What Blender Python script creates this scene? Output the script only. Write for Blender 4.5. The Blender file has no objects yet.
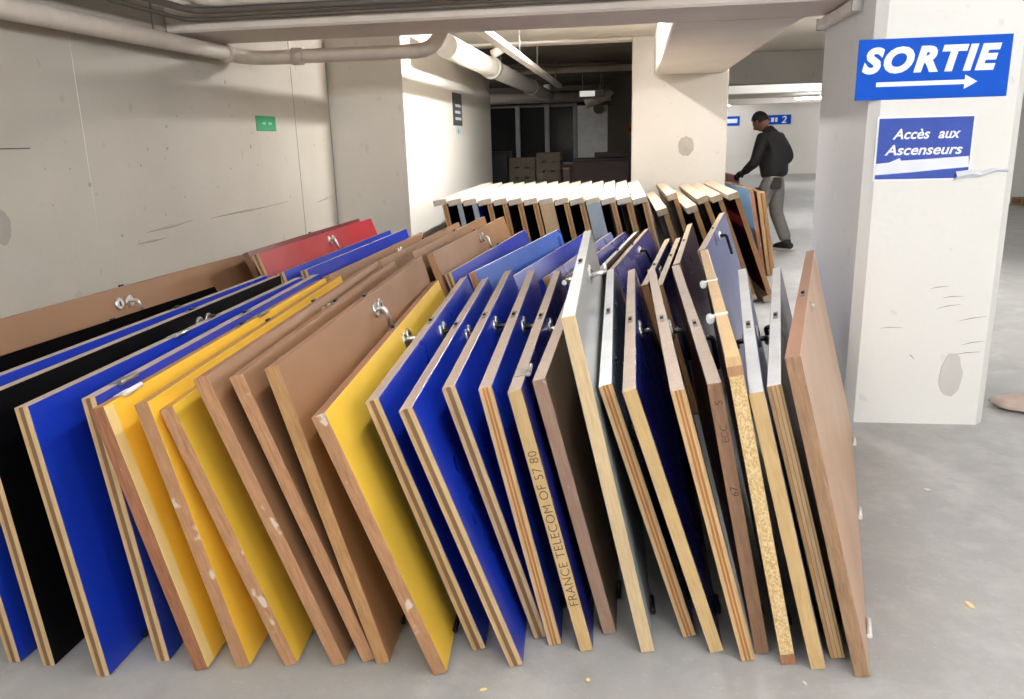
import bpy, bmesh, math, random
from mathutils import Vector, Matrix
random.seed(7)
sc = bpy.context.scene
COL = sc.collection
R = math.radians
# ------------------------------------------------------------------ view
sc.view_settings.view_transform = 'Standard'
sc.view_settings.look = 'None'
sc.view_settings.gamma = 1.0
sc.view_settings.exposure = 0.12
sc.view_settings.use_curve_mapping = False

# ------------------------------------------------------------------ materials
def srgb(r, g, b):
    f = lambda c: (c/255/12.92) if c/255 <= .04045 else ((c/255+.055)/1.055)**2.4
    return (f(r), f(g), f(b), 1)

class NT:
    def __init__(s, name):
        s.m = bpy.data.materials.new(name); s.m.use_nodes = True
        s.t = s.m.node_tree; s.b = s.t.nodes['Principled BSDF']
    def n(s, typ, **kw):
        nd = s.t.nodes.new(typ)
        for k, v in kw.items():
            if k in nd.inputs: nd.inputs[k].default_value = v
            else: setattr(nd, k, v)
        return nd
    def l(s, a, b): s.t.links.new(a, b)
    def coord(s, scale=(1, 1, 1), kind='Object'):
        tc = s.n('ShaderNodeTexCoord'); mp = s.n('ShaderNodeMapping')
        mp.inputs['Scale'].default_value = scale
        oi = s.n('ShaderNodeObjectInfo'); sc_ = s.n('ShaderNodeVectorMath', operation='SCALE')
        cb = s.n('ShaderNodeCombineXYZ'); s.l(oi.outputs['Random'], cb.inputs[0]); s.l(oi.outputs['Random'], cb.inputs[1]); s.l(oi.outputs['Random'], cb.inputs[2])
        s.l(cb.outputs[0], sc_.inputs[0]); sc_.inputs['Scale'].default_value = 43.0
        s.l(sc_.outputs['Vector'], mp.inputs['Location'])
        s.l(tc.outputs[kind], mp.inputs['Vector']); return mp.outputs['Vector']
    def noise(s, vec, scale, detail=4, rough=.55):
        nd = s.n('ShaderNodeTexNoise'); nd.inputs['Scale'].default_value = scale
        nd.inputs['Detail'].default_value = detail; nd.inputs['Roughness'].default_value = rough
        s.l(vec, nd.inputs['Vector']); return nd.outputs['Fac']
    def ramp(s, fac, stops, interp='LINEAR'):
        nd = s.n('ShaderNodeValToRGB'); cr = nd.color_ramp; cr.interpolation = interp
        while len(cr.elements) < len(stops): cr.elements.new(.5)
        for e, (p, c) in zip(cr.elements, stops):
            e.position = p; e.color = c if len(c) == 4 else (*c, 1)
        s.l(fac, nd.inputs['Fac']); return nd.outputs['Color']
    def mix(s, fac, a, b, mode='MIX'):
        nd = s.n('ShaderNodeMix'); nd.data_type = 'RGBA'; nd.blend_type = mode
        for sock, v in ((nd.inputs[0], fac), (nd.inputs[6], a), (nd.inputs[7], b)):
            if hasattr(v, 'is_linked') or hasattr(v, 'links'): s.l(v, sock)
            elif isinstance(v, (tuple, list)) and len(v) == 3: sock.default_value = (*v, 1)
            else: sock.default_value = v
        return nd.outputs[2]
    def out(s, col, rough=.6, bump=None, bstr=.1, metal=0.0, spec=None):
        if hasattr(col, 'links'): s.l(col, s.b.inputs['Base Color'])
        else: s.b.inputs['Base Color'].default_value = col
        if hasattr(rough, 'links'): s.l(rough, s.b.inputs['Roughness'])
        else: s.b.inputs['Roughness'].default_value = rough
        s.b.inputs['Metallic'].default_value = metal
        if spec is not None: s.b.inputs['Specular IOR Level'].default_value = spec
        if bump is not None:
            bp = s.n('ShaderNodeBump'); bp.inputs['Strength'].default_value = bstr
            bp.inputs['Distance'].default_value = .01
            s.l(bump, bp.inputs['Height']); s.l(bp.outputs['Normal'], s.b.inputs['Normal'])
        return s.m

def W4(v): return (v, v, v, 1)

def plain(name, c, rough=.5, metal=0.0, var=.06, spec=None):
    t = NT(name); v = t.coord(); f = t.noise(v, 9)
    col = t.mix(.5, c, t.ramp(f, [(.3, tuple(x*(1-var*3) for x in c[:3])), (.7, tuple(min(1, x*(1+var*3)) for x in c[:3]))]))
    return t.out(col, rough, metal=metal, spec=spec)

def painted_concrete(name, base, dirt, scale=1.0, streak=.35, bump=.15):
    t = NT(name); v = t.coord()
    big = t.noise(v, .9*scale, 5); fine = t.noise(v, 26*scale, 6); spots = t.noise(v, 11*scale, 2, .4)
    c = t.mix(t.ramp(big, [(.35, W4(0)), (.75, W4(streak))]), base, dirt)
    c = t.mix(t.ramp(fine, [(.55, W4(0)), (.8, W4(.12))]), c, dirt)
    c = t.mix(t.ramp(spots, [(.70, W4(0)), (.75, W4(.45))]), c, dirt)
    return t.out(c, .75, bump=fine, bstr=bump)

def laminate(name, c, rough=.33, spec=.5):
    t = NT(name); v = t.coord(); f = t.noise(v, 2.2, 4); g = t.noise(t.coord((1, 3, 30)), 14, 3)
    d = tuple(x*.82 for x in c[:3])
    col = t.mix(t.ramp(f, [(.35, W4(0)), (.7, W4(.6))]), c, d)
    col = t.mix(t.ramp(g, [(.72, W4(0)), (.78, W4(.16))]), col, (.5, .5, .5, 1))
    rg = t.ramp(f, [(.3, W4(rough*.85)), (.7, W4(rough*1.2))])
    return t.out(col, rg, spec=spec)

def wood_end(name, c, d, white=.74, chalk=True, grain=(14, 14, 1.6)):
    """sawn or stained timber along the upright edge of a leaf, with plaster knocks"""
    t = NT(name); g = t.noise(t.coord(grain), 9, 6, .65); k = t.noise(t.coord((3, 3, 1)), 2.0, 3)
    col = t.ramp(g, [(.3, d), (.68, c)])
    col = t.mix(t.ramp(k, [(.35, W4(0)), (.75, W4(.5))]), col, tuple(x*.62 for x in c[:3])+(1,))
    if chalk:
        w = t.noise(t.coord((1, 1, .7)), 17, 3, .5)
        col = t.mix(t.ramp(w, [(white, W4(0)), (white+.05, W4(.75))]), col, srgb(225, 215, 200))
    return t.out(col, .62, bump=g, bstr=.12)

def ply_end(name, stops, tint=(1, 1, 1), thick=.04):
    """layered edge: bands across the thickness of the leaf"""
    t = NT(name); tc = t.n('ShaderNodeTexCoord'); sp = t.n('ShaderNodeSeparateXYZ')
    t.l(tc.outputs['Object'], sp.inputs[0])
    w = t.noise(t.coord((8, 8, 1.5)), 5, 4)
    mr = t.n('ShaderNodeMapRange'); mr.inputs['From Min'].default_value = 0; mr.inputs['From Max'].default_value = thick
    t.l(sp.outputs['X'], mr.inputs['Value'])
    ad = t.n('ShaderNodeMath', operation='MULTIPLY_ADD'); t.l(w, ad.inputs[0]); ad.inputs[1].default_value = .06
    t.l(mr.outputs['Result'], ad.inputs[2])
    sub = t.n('ShaderNodeMath', operation='SUBTRACT'); t.l(ad.outputs[0], sub.inputs[0]); sub.inputs[1].default_value = .03
    col = t.ramp(sub.outputs[0], stops)
    g = t.noise(t.coord((20, 20, 2)), 8, 5)
    col = t.mix(t.ramp(g, [(.4, W4(0)), (.8, W4(.4))]), col, srgb(110, 85, 55))
    return t.out(col, .65, bump=g, bstr=.1)

P1, P2, P3 = srgb(205, 175, 130)[:3], srgb(120, 92, 62)[:3], srgb(190, 155, 108)[:3]
O2 = srgb(165, 105, 45)[:3]
M = {}
M['floor'] = None
M['blue'] = laminate('blue_laminate', srgb(22, 52, 172), .32)
M['navy'] = laminate('navy_laminate', srgb(22, 30, 112), .26)
M['violet'] = laminate('violet_blue_laminate', srgb(62, 66, 150), .26)
M['lilac'] = laminate('lilac_laminate', srgb(128, 136, 190), .30)
M['litblue'] = laminate('lamp_lit_blue_laminate', srgb(70, 112, 205), .30)  # blue laminate lightened; the back lamp's light is put into the colour
M['yellow'] = laminate('yellow_laminate', srgb(255, 208, 72), .38)
M['cream'] = laminate('cream_stripe', srgb(240, 214, 150), .45)
M['brown'] = laminate('brown_laminate', srgb(150, 112, 80), .42)
M['darkbrown'] = laminate('dark_brown_laminate', srgb(84, 52, 36), .36)
M['tan'] = laminate('tan_sheen_laminate', srgb(198, 160, 128), .34)  # brown leaf with the pale pillar's reflection put into its colour
M['black'] = laminate('black_laminate', srgb(10, 9, 10), .4, .1)
M['blackmatt'] = laminate('matt_black_laminate', srgb(12, 11, 11), .9, 0.0)
M['wine'] = laminate('wine_laminate', srgb(58, 22, 26), .30)
M['plum'] = laminate('plum_laminate', srgb(64, 40, 62), .30)
M['red'] = laminate('red_laminate', srgb(164, 28, 40), .35)
M['darkred'] = laminate('dark_red_laminate', srgb(104, 20, 26), .35)
M['grey'] = laminate('grey_white_laminate', srgb(186, 190, 190), .20)
M['slate'] = laminate('slate_laminate', srgb(84, 94, 100), .24)
M['mould'] = laminate('taupe_laminate', srgb(112, 92, 70), .4)
M['e_brown'] = wood_end('stained_brown_edge', srgb(196, 150, 110), srgb(154, 108, 74), .66)
M['e_red'] = wood_end('reddish_brown_edge', srgb(172, 118, 84), srgb(126, 80, 54), .67)
M['e_oak'] = wood_end('oak_edge', srgb(192, 152, 102), srgb(158, 112, 70), .78)
M['e_pale'] = wood_end('pale_edge', srgb(214, 184, 132), srgb(190, 156, 104), .8)
M['e_beech'] = wood_end('beech_edge', srgb(222, 198, 158), srgb(200, 172, 128), .8)
M['e_pink'] = wood_end('pinkish_brown_edge', srgb(184, 152, 130), srgb(156, 124, 104), .68)
M['e_dark'] = wood_end('dark_brown_edge', srgb(158, 122, 94), srgb(120, 88, 64), .76)
M['e_tan'] = wood_end('old_timber_edge', srgb(176, 142, 110), srgb(132, 100, 74), .78)
M['e_ply'] = ply_end('layered_edge', [(0, P1), (.30, P3), (.36, P2), (.62, P2), (.68, P1), (1, P1)])
M['e_ply2'] = ply_end('orange_layered_edge', [(0, P1), (.26, P1), (.32, O2), (.42, O2), (.48, P1), (.58, O2), (.68, O2), (.74, P1), (1, P3)])
M['e_ply3'] = ply_end('three_layer_edge', [(0, P3), (.22, P3), (.27, O2), (.33, P1), (.5, P1), (.55, O2), (.6, P1), (.78, P1), (.82, P2), (.9, P1), (1, P3)])
M['t_greige'] = wood_end('greige_top', srgb(208, 188, 170), srgb(184, 162, 144), .82)
M['t_pale'] = wood_end('pale_top', srgb(208, 184, 148), srgb(186, 158, 122), .82)
M['t_brown'] = wood_end('brown_top', srgb(176, 132, 104), srgb(148, 102, 76), .8)
M['t_white'] = wood_end('white_top', srgb(240, 240, 238), srgb(226, 228, 230), .9, False)
M['t_yellow'] = wood_end('yellow_tan_top', srgb(206, 158, 86), srgb(184, 134, 70), .85)
M['t_timber'] = wood_end('new_timber_top', srgb(226, 192, 142), srgb(204, 166, 116), .85)
t = NT('chipboard_edge'); vv = t.n('ShaderNodeTexVoronoi'); vv.inputs['Scale'].default_value = 230
t.l(t.coord((1, 1, .7)), vv.inputs['Vector'])
M['litblue2'] = laminate('pale_blue_laminate', srgb(136, 186, 226), .4)
M['e_chip'] = t.out(t.ramp(vv.outputs['Color'], [(.2, srgb(196, 162, 108)), (.5, srgb(214, 184, 130)), (.85, srgb(226, 204, 160))]), .75, bump=vv.outputs['Distance'], bstr=.2)
M['litwood'] = wood_end('lamp_lit_jamb', srgb(236, 228, 214), srgb(216, 204, 184), .9, False)  # paler upper jambs; the aisle lamp's light is put into the colour
M['jamb'] = wood_end('raw_jamb', srgb(214, 197, 174), srgb(182, 160, 134), .78)
M['bluegrey'] = plain('blue_grey_paint', srgb(168, 186, 198), .5)
M['chrome'] = plain('chrome', srgb(228, 228, 226), .3, 1.0, .02)
M['alu'] = plain('dull_latch_plate', srgb(150, 140, 128), .55, .6, .03)
M['blackmetal'] = plain('black_metal', srgb(22, 22, 24), .28, 0, .03)
M['whiteplastic'] = plain('white_plastic', srgb(232, 232, 228), .4)
M['steel'] = plain('galvanised_steel', srgb(150, 150, 145), .4, .8)
M['ink'] = plain('ink', srgb(92, 70, 44), .8)
M['ink2'] = plain('dark_ink', srgb(58, 44, 40), .8)
M['wall'] = painted_concrete('wall_paint', srgb(184, 178, 167), srgb(156, 148, 135), 1.0, .45)
M['walllight'] = painted_concrete('white_wall_paint', srgb(230, 226, 218), srgb(206, 200, 190), 1.0, .3)
M['pillar'] = painted_concrete('pillar_paint', srgb(230, 230, 225), srgb(206, 204, 197), 1.2, .2)
M['colpaint'] = painted_concrete('column_paint', srgb(196, 190, 180), srgb(174, 168, 158), 1.2, .3)
M['shadebeam'] = painted_concrete('shaded_beam_paint', srgb(160, 156, 148), srgb(130, 126, 118), 1.2, .3)  # shaded copy of the beam paint for the middle beam
M['beam'] = painted_concrete('beam_paint', srgb(222, 212, 202), srgb(190, 178, 166), 1.4, .4)
M['ceil'] = painted_concrete('ceiling_paint', srgb(206, 200, 190), srgb(168, 160, 148), 1.0, .5)
M['darkceil'] = painted_concrete('dark_mottled_ceiling', srgb(96, 86, 74), srgb(48, 42, 36), 2.0, .8)  # dark mottled brown over the back room
M['darkwall'] = painted_concrete('dim_wall_paint', srgb(110, 104, 96), srgb(70, 64, 58), 1.0, .5)  # darkened wall paint; the dark room's dimness is put into the colour
M['wallsmudge'] = painted_concrete('wall_smudge', srgb(160, 153, 142), srgb(180, 173, 162), 6, .6)
M['patch'] = painted_concrete('bare_plaster', srgb(204, 203, 198), srgb(186, 184, 178), 4, .4)
M['smudge'] = painted_concrete('black_smudge', srgb(150, 144, 134), srgb(176, 170, 160), 6, .6)
M['scratch'] = painted_concrete('dark_scratch', srgb(110, 106, 100), srgb(150, 146, 140), 6, .6)
M['pipe'] = plain('grey_pipe_paint', srgb(196, 186, 174), .5)
M['pipewhite'] = plain('white_pipe_paint', srgb(226, 220, 210), .5)
M['conduit'] = plain('dark_conduit', srgb(88, 82, 74), .6)
M['signblue'] = plain('sign_blue', srgb(0, 80, 192), .5, 0, .05, .12)
M['signviolet'] = plain('faded_sign_blue', srgb(62, 84, 166), .55, 0, .05, .15)
M['signwhite'] = plain('sign_white', srgb(238, 240, 244), .4, 0, .02)
M['paper'] = plain('torn_paper', srgb(226, 230, 238), .7, 0, .03)
M['green'] = plain('sign_green', srgb(20, 140, 92), .45, 0, .08)
M['palegreen'] = plain('sign_pale_green', srgb(120, 196, 160), .45)
M['signgrey'] = plain('sign_grey', srgb(84, 86, 92), .5)
M['wood'] = wood_end('pallet_wood', srgb(178, 146, 104), srgb(132, 100, 66), .9, False, (1.6, 14, 14))
M['darkwood'] = wood_end('dim_pallet_wood', srgb(112, 100, 82), srgb(74, 64, 52), .9, False, (1.6, 14, 14))  # dim copy of the pallet wood; the room's shade is in the colour
M['glassdark'] = plain('dark_glass', srgb(26, 28, 28), .15, 0, .03)
M['framegrey'] = plain('window_frame_grey', srgb(150, 150, 148), .4)
M['maroon'] = plain('maroon_paint', srgb(48, 24, 22), .5)
M['whitepanel'] = plain('white_panel', srgb(226, 226, 224), .4)
M['jacket'] = plain('black_jacket_cloth', srgb(26, 25, 26), .85, 0, .15)
M['trousers'] = plain('grey_work_trousers', srgb(116, 114, 110), .85, 0, .1)
M['pocket'] = plain('charcoal_pocket_cloth', srgb(58, 56, 56), .9)
M['skin'] = plain('skin', srgb(128, 90, 70), .6)
M['hair'] = plain('dark_hair', srgb(20, 16, 14), .7)
M['glove'] = plain('black_glove', srgb(26, 26, 28), .7)
M['shoe'] = plain('dark_shoe', srgb(34, 34, 36), .6)
M['sole'] = plain('pale_sole', srgb(190, 190, 186), .6)
M['lump'] = plain('dusty_pink_lump', srgb(196, 176, 164), .8, 0, .12)
M['chip'] = plain('fresh_wood_chip', srgb(236, 214, 150), .7)
M['chipw'] = plain('plaster_crumb', srgb(228, 226, 220), .8)

# concrete floor: worn, greyish, slightly polished
t = NT('worn_concrete_floor'); v = t.coord()
a = t.noise(v, .7, 6, .6); b_ = t.noise(v, 7, 6, .65); c_ = t.noise(v, 60, 4, .6); d_ = t.noise(v, 3.1, 5, .7)
col = t.ramp(a, [(.3, srgb(156, 156, 154)), (.7, srgb(178, 178, 175))])
col = t.mix(t.ramp(b_, [(.45, W4(0)), (.75, W4(.5))]), col, srgb(198, 198, 196))
col = t.mix(t.ramp(d_, [(.55, W4(0)), (.72, W4(.45))]), col, srgb(138, 138, 137))
col = t.mix(t.ramp(c_, [(.6, W4(0)), (.75, W4(.3))]), col, srgb(212, 212, 208))
M['floor'] = t.out(col, t.ramp(a, [(.3, W4(.5)), (.7, W4(.68))]), bump=c_, bstr=.06)

def emit(name, c, s):
    m = bpy.data.materials.new(name); m.use_nodes = True; b = m.node_tree.nodes['Principled BSDF']
    b.inputs['Base Color'].default_value = c; b.inputs['Emission Color'].default_value = c
    b.inputs['Emission Strength'].default_value = s; return m

# ------------------------------------------------------------------ mesh helpers
def bm_box(bm, lo, hi, mi=0, rot=None):
    x0, y0, z0 = lo; x1, y1, z1 = hi
    vs = [bm.verts.new(p) for p in ((x0,y0,z0),(x1,y0,z0),(x1,y1,z0),(x0,y1,z0),(x0,y0,z1),(x1,y0,z1),(x1,y1,z1),(x0,y1,z1))]
    fs = [bm.faces.new([vs[i] for i in q]) for q in ((0,3,2,1),(4,5,6,7),(0,1,5,4),(1,2,6,5),(2,3,7,6),(3,0,4,7))]
    for f in fs: f.material_index = mi
    if rot is not None:
        c = Vector(((x0+x1)/2, (y0+y1)/2, (z0+z1)/2))
        for w in vs: w.co = c + rot @ (w.co - c)
    return vs, fs

def bm_tube(bm, pts, r, n=10, mi=0, caps=True):
    pts = [Vector(p) for p in pts]
    rr = r if isinstance(r, (list, tuple)) else [r]*len(pts)
    rings = []; prev = None
    for i, p in enumerate(pts):
        d = (pts[min(i+1, len(pts)-1)] - pts[max(i-1, 0)]).normalized()
        if prev is None:
            u = d.orthogonal().normalized()
        else:
            u = (prev - d*prev.dot(d))
            u = u.normalized() if u.length > 1e-6 else d.orthogonal().normalized()
        prev = u; w = d.cross(u)
        rings.append([bm.verts.new(p + (u*math.cos(2*math.pi*k/n) + w*math.sin(2*math.pi*k/n))*rr[i]) for k in range(n)])
    for a, b in zip(rings, rings[1:]):
        for k in range(n):
            f = bm.faces.new((a[k], a[(k+1) % n], b[(k+1) % n], b[k])); f.material_index = mi; f.smooth = True
    if caps:
        f = bm.faces.new(list(reversed(rings[0]))); f.material_index = mi
        f = bm.faces.new(rings[-1]); f.material_index = mi

def fillet(pts, r=.08, n=5):
    pts = [Vector(p) for p in pts]; out = [pts[0]]
    for a, b, c in zip(pts, pts[1:], pts[2:]):
        d1 = (a-b); d2 = (c-b); k = min(r, d1.length*.49, d2.length*.49)
        p = b + d1.normalized()*k; q = b + d2.normalized()*k
        for i in range(n+1):
            s = i/n; out.append((1-s)**2*p + 2*s*(1-s)*b + s*s*q)
    out.append(pts[-1]); return out

def bevel(bm, w, seg=1):
    bmesh.ops.bevel(bm, geom=list(bm.edges), offset=w, segments=seg, affect='EDGES', clamp_overlap=True)

def obj(name, bm, mats, parent=None, recalc=True):
    if recalc: bmesh.ops.recalc_face_normals(bm, faces=bm.faces)
    me = bpy.data.meshes.new(name); bm.to_mesh(me); bm.free()
    for m in (mats if isinstance(mats, (list, tuple)) else [mats]): me.materials.append(m)
    o = bpy.data.objects.new(name, me); COL.objects.link(o)
    if parent: o.parent = parent
    return o

def tag(o, label=None, cat=None, group=None, kind=None):
    if label: o['label'] = label
    if cat: o['category'] = cat
    if group: o['group'] = group
    if kind: o['kind'] = kind
    return o

def thing(name, label, cat, loc=(0, 0, 0), rot=(0, 0, 0), group=None):
    o = bpy.data.objects.new(name, None); COL.objects.link(o); o.empty_display_size = .1
    o.location = loc; o.rotation_euler = rot
    return tag(o, label, cat, group)

def boxobj(name, lo, hi, mat, parent=None, bev=.0):
    bm = bmesh.new(); bm_box(bm, lo, hi)
    if bev: bevel(bm, bev)
    return obj(name, bm, mat, parent)

def struct(name, lo, hi, mat, bev=0.0, label=None, cat=None):
    o = boxobj(name, lo, hi, mat, None, bev); o['kind'] = 'structure'
    if label: o['label'] = label; o['category'] = cat
    return o

def text_mesh(name, s, size, mat, parent, loc, rot, shear=0.0, fat=0.0, depth=.0012, align='LEFT', sx=1.0, spacing=1.0):
    cu = bpy.data.curves.new(name+'_curve', 'FONT'); cu.body = s; cu.size = size; cu.shear = shear
    cu.offset = fat; cu.extrude = depth; cu.align_x = align; cu.space_character = spacing; cu.resolution_u = 4
    tmp = bpy.data.objects.new(name+'_tmp', cu); COL.objects.link(tmp)
    dg = bpy.context.evaluated_depsgraph_get(); dg.update()
    me = bpy.data.meshes.new_from_object(tmp.evaluated_get(dg))
    bpy.data.objects.remove(tmp); bpy.data.curves.remove(cu)
    me.materials.clear(); me.materials.append(mat); me.name = name
    o = bpy.data.objects.new(name, me); COL.objects.link(o); o.parent = parent
    o.location = loc; o.rotation_euler = rot; o.scale = (sx, 1, 1)
    return o

# ------------------------------------------------------------------ camera
cam = bpy.data.cameras.new('camera'); co = bpy.data.objects.new('camera', cam); COL.objects.link(co)
pitch, roll, yaw = R(14.7), R(1.6), R(8.5)
F = Vector((-math.sin(yaw)*math.cos(pitch), math.cos(yaw)*math.cos(pitch), -math.sin(pitch)))
R0 = Vector((math.cos(yaw), math.sin(yaw), 0)); U0 = R0.cross(F)
Rr = R0*math.cos(roll) - U0*math.sin(roll); Uu = U0*math.cos(roll) + R0*math.sin(roll)
mw = Matrix((Rr, Uu, -F)).transposed().to_4x4(); mw.translation = Vector((0, 0, 1.465))
co.matrix_world = mw
cam.sensor_fit = 'HORIZONTAL'; cam.sensor_width = 36; cam.lens = 800/1024*36
cam.shift_y = (350-349.5)/1024; cam.clip_start = .05; cam.clip_end = 200
sc.camera = co

# ------------------------------------------------------------------ the garage shell
ZC = 2.5
struct('floor', (-9, -5, -.1), (14, 33, 0), M['floor'])
struct('ceiling', (-2.75, -5, ZC), (14, 9.4, ZC+.15), M['ceil'])
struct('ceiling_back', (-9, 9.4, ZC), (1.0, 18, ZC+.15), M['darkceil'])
struct('ceiling_far', (1.0, 9.4, ZC), (14, 33, ZC+.15), M['ceil'])
wl = struct('wall_left', (-2.75, -5, 0), (-2.6, 7.0, ZC), M['wall'])
struct('wall_return', (-2.75, 7.0, 0), (-1.93, 7.2, ZC), M['walllight'])
struct('wall_white', (-2.75, 7.2, 0), (-1.93, 11.5, ZC), M['walllight'])
struct('wall_behind', (-2.75, -5.15, 0), (14, -5, ZC), M['wall'])
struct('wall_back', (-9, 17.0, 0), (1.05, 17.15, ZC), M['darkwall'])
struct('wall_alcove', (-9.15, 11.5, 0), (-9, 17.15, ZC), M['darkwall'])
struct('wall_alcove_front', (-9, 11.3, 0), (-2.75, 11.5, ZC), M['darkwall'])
struct('wall_far', (-1, 31, 0), (14, 31.2, ZC), M['walllight'])
struct('wall_right', (13.9, -5, 0), (14, 31, ZC), M['walllight'])
struct('wall_light_block', (.55, 10.2, 0), (1.0, 31, ZC), M['wall'])  # added wall that keeps corridor light out of the dark room
# front blade pillar with chamfered corners
bm = bmesh.new(); vs, fs = bm_box(bm, (1.12, 4.13, 0), (1.80, 5.22, ZC))
bmesh.ops.bevel(bm, geom=[e for e in bm.edges if abs((e.verts[0].co-e.verts[1].co).z) > 1], offset=.045, segments=1, affect='EDGES')
pil = obj('pillar_front', bm, M['pillar']); tag(pil, kind='structure')
colm = struct('column_middle', (.02, 9.2, 0), (1.04, 10.2, ZC), M['colpaint'], .01)
struct('beam_front', (-2.6, 4.5, 2.1), (13.9, 5.08, ZC), M['beam'], .012)
struct('beam_long', (.25, 5.08, 2.1), (.99, 9.2, ZC), M['beam'], .012)
struct('beam_middle', (.99, 11.5, 2.1), (13.9, 11.85, ZC), M['shadebeam'], .01)
struct('beam_far', (1.0, 16.5, 2.2), (13.9, 16.9, ZC), M['walllight'], .01)
struct('beam_back', (-1.93, 9.2, 2.47), (.02, 9.45, ZC), M['beam'], .01)
struct('beam_end', (1.0, 26.5, 2.33), (13.9, 26.9, ZC), M['beam'], .01)
struct('column_right', (7.27, 17.0, 0), (8.3, 17.9, ZC), M['pillar'], .01)
struct('wall_dark_niche', (7.2, 20.0, 0), (10.5, 20.2, ZC), M['darkwall'])
# marks on the walls
def disc(name, parent, c, ax, rx, rz, mat, seed=0, th=.004, n=28):
    rnd = random.Random(seed); bm = bmesh.new(); ring = []; back = []
    for k in range(n):
        a = 2*math.pi*k/n; j = 1 + rnd.uniform(-.07, .07)
        u, w = rx*math.cos(a)*j, rz*math.sin(a)*j
        p = Vector(c) + (Vector((0, u, w)) if ax == 'x' else Vector((u, 0, w)))
        q = p + (Vector((th, 0, 0)) if ax == 'x' else Vector((0, -th, 0)))
        back.append(bm.verts.new(p)); ring.append(bm.verts.new(q))
    bm.faces.new(ring); bm.faces.new(list(reversed(back)))
    for k in range(n): bm.faces.new((back[k], back[(k+1) % n], ring[(k+1) % n], ring[k]))
    return obj(name, bm, mat, parent)
disc('plaster_patch', wl, (-2.6, 3.03, 1.17), 'x', .055, .075, M['smudge'], 1)
disc('plaster_patch', pil, (1.61, 4.13, .26), 'y', .052, .115, M['patch'], 2)
disc('plaster_patch', colm, (.61, 9.2, 1.35), 'y', .085, .105, M['smudge'], 3)
def streak(parent, pts, r, mat, name='scuff_mark'):
    bm = bmesh.new(); bm_tube(bm, pts, r, 6); return obj(name, bm, mat, parent)
for i, (x0, z0, x1, z1) in enumerate([(1.52, .655, 1.63, .665), (1.50, .60, 1.62, .625), (1.60, .535, 1.745, .565), (1.63, .415, 1.75, .44), (1.60, .365, 1.74, .385), (1.46, .70, 1.56, .715), (1.24, .50, 1.36, .505), (1.40, .37, 1.43, .34)]):
    streak(pil, [(x0, 4.131, z0), ((x0+x1)/2, 4.131, (z0+z1)/2+.004), (x1, 4.131, z1)], [.0008, .0026, .0012], M['smudge'])
for (y0, z0, y1, z1) in [(4.05, 1.03, 4.55, 1.05), (4.75, 1.04, 5.95, 1.055), (3.95, .98, 4.25, .985), (6.5, 1.0, 6.95, 1.03)]:
    streak(wl, [(-2.6, y0, z0), (-2.6, (y0+y1)/2, (z0+z1)/2), (-2.6, y1, z1)], [.001, .008, .002], M['wallsmudge'])
streak(wl, [(-2.6, 3.0, 1.487), (-2.6, 3.28, 1.487)], .0028, M['conduit'], 'pencil_line')
streak(wl, [(-2.6, 3.0, 1.44), (-2.6, 3.0, 1.66)], .0028, M['conduit'], 'pencil_line')
streak(wl, [(-2.6, 3.65, 1.0), (-2.6, 3.66, 1.99)], .0016, M['walllight'], 'joint_line')
streak(wl, [(-2.6, 6.24, .4), (-2.6, 6.22, 2.3)], .004, M['smudge'], 'joint_line')
streak(wl, [(-2.6, 6.99, .4), (-2.6, 6.99, 2.3)], .006, M['smudge'], 'joint_line')
for i in range(26):
    y = random.uniform(3.0, 6.9); z = random.uniform(.95, 2.0); r = random.choice((.004, .006, .006, .010))
    disc('paint_spot', wl, (-2.6, y, z), 'x', r, r*random.uniform(.8, 1.6), M['smudge'], i, .002, 10)

# ------------------------------------------------------------------ pipes and cable runs
def pipe(name, pts, r, mat, label, cat, rings=(), n=14, fr=.1, group=None, hang=()):
    bm = bmesh.new(); bm_tube(bm, fillet(pts, fr), r, n)
    o = obj(name, bm, mat); tag(o, label, cat, group)
    for hx, hy_, hz_ in hang:
        b2 = bmesh.new(); bm_tube(b2, [(hx, hy_, hz_), (hx, hy_, ZC)], .006, 6); obj('hanger_rod', b2, M['steel'], o)
    for a, b in rings:
        bm = bmesh.new(); bm_tube(bm, [a, b], r*1.22, n); obj('coupling', bm, mat, o)
    return o
pipe('pipe', [(-2.49, -4.8, 2.02), (-2.49, 5.33, 2.035), (-1.22, 5.33, 2.035), (-1.16, 5.36, 2.33), (-1.1, 6.0, 2.40)], .045, M['pipe'],
     'long grey pipe along the bare wall bending under the front beam', 'pipe', [((-2.49, 4.95, 2.035), (-2.49, 5.02, 2.035)), ((-2.2, 5.33, 2.035), (-2.12, 5.33, 2.035))], fr=.16, hang=[(-2.49, 2.2, 2.06), (-2.49, 4.2, 2.06)])
pipe('pipe', [(-2.36, -4.8, 2.19), (-2.36, 4.40, 2.19), (1.10, 4.40, 2.19)], .018, M['conduit'],
     'upper dark conduit turning from the bare wall onto the front beam', 'conduit', fr=.12)
pipe('pipe', [(-2.30, -4.8, 2.225), (-2.30, 4.44, 2.235), (1.10, 4.44, 2.235)], .022, M['pipe'],
     'grey conduit above the dark one on the front beam face', 'conduit', fr=.12)
pipe('pipe', [(-2.43, -4.8, 2.155), (-2.43, 4.46, 2.155), (1.10, 4.46, 2.155)], .012, M['conduit'],
     'thin dark cable lowest on the front beam face', 'conduit', fr=.1)
pipe('pipe', [(-1.60, 7.3, 2.28), (-1.57, 16.3, 2.28), (-1.57, 16.3, 2.49)], .105, M['pipewhite'],
     'thick white pipe hung along the white wall into the dark room', 'pipe', [((-1.594, 9.6, 2.28), (-1.594, 9.7, 2.28)), ((-1.585, 13.4, 2.28), (-1.585, 13.5, 2.28))], fr=.2, hang=[(-1.593, 10.4, 2.37), (-1.583, 14.2, 2.37)])
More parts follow.
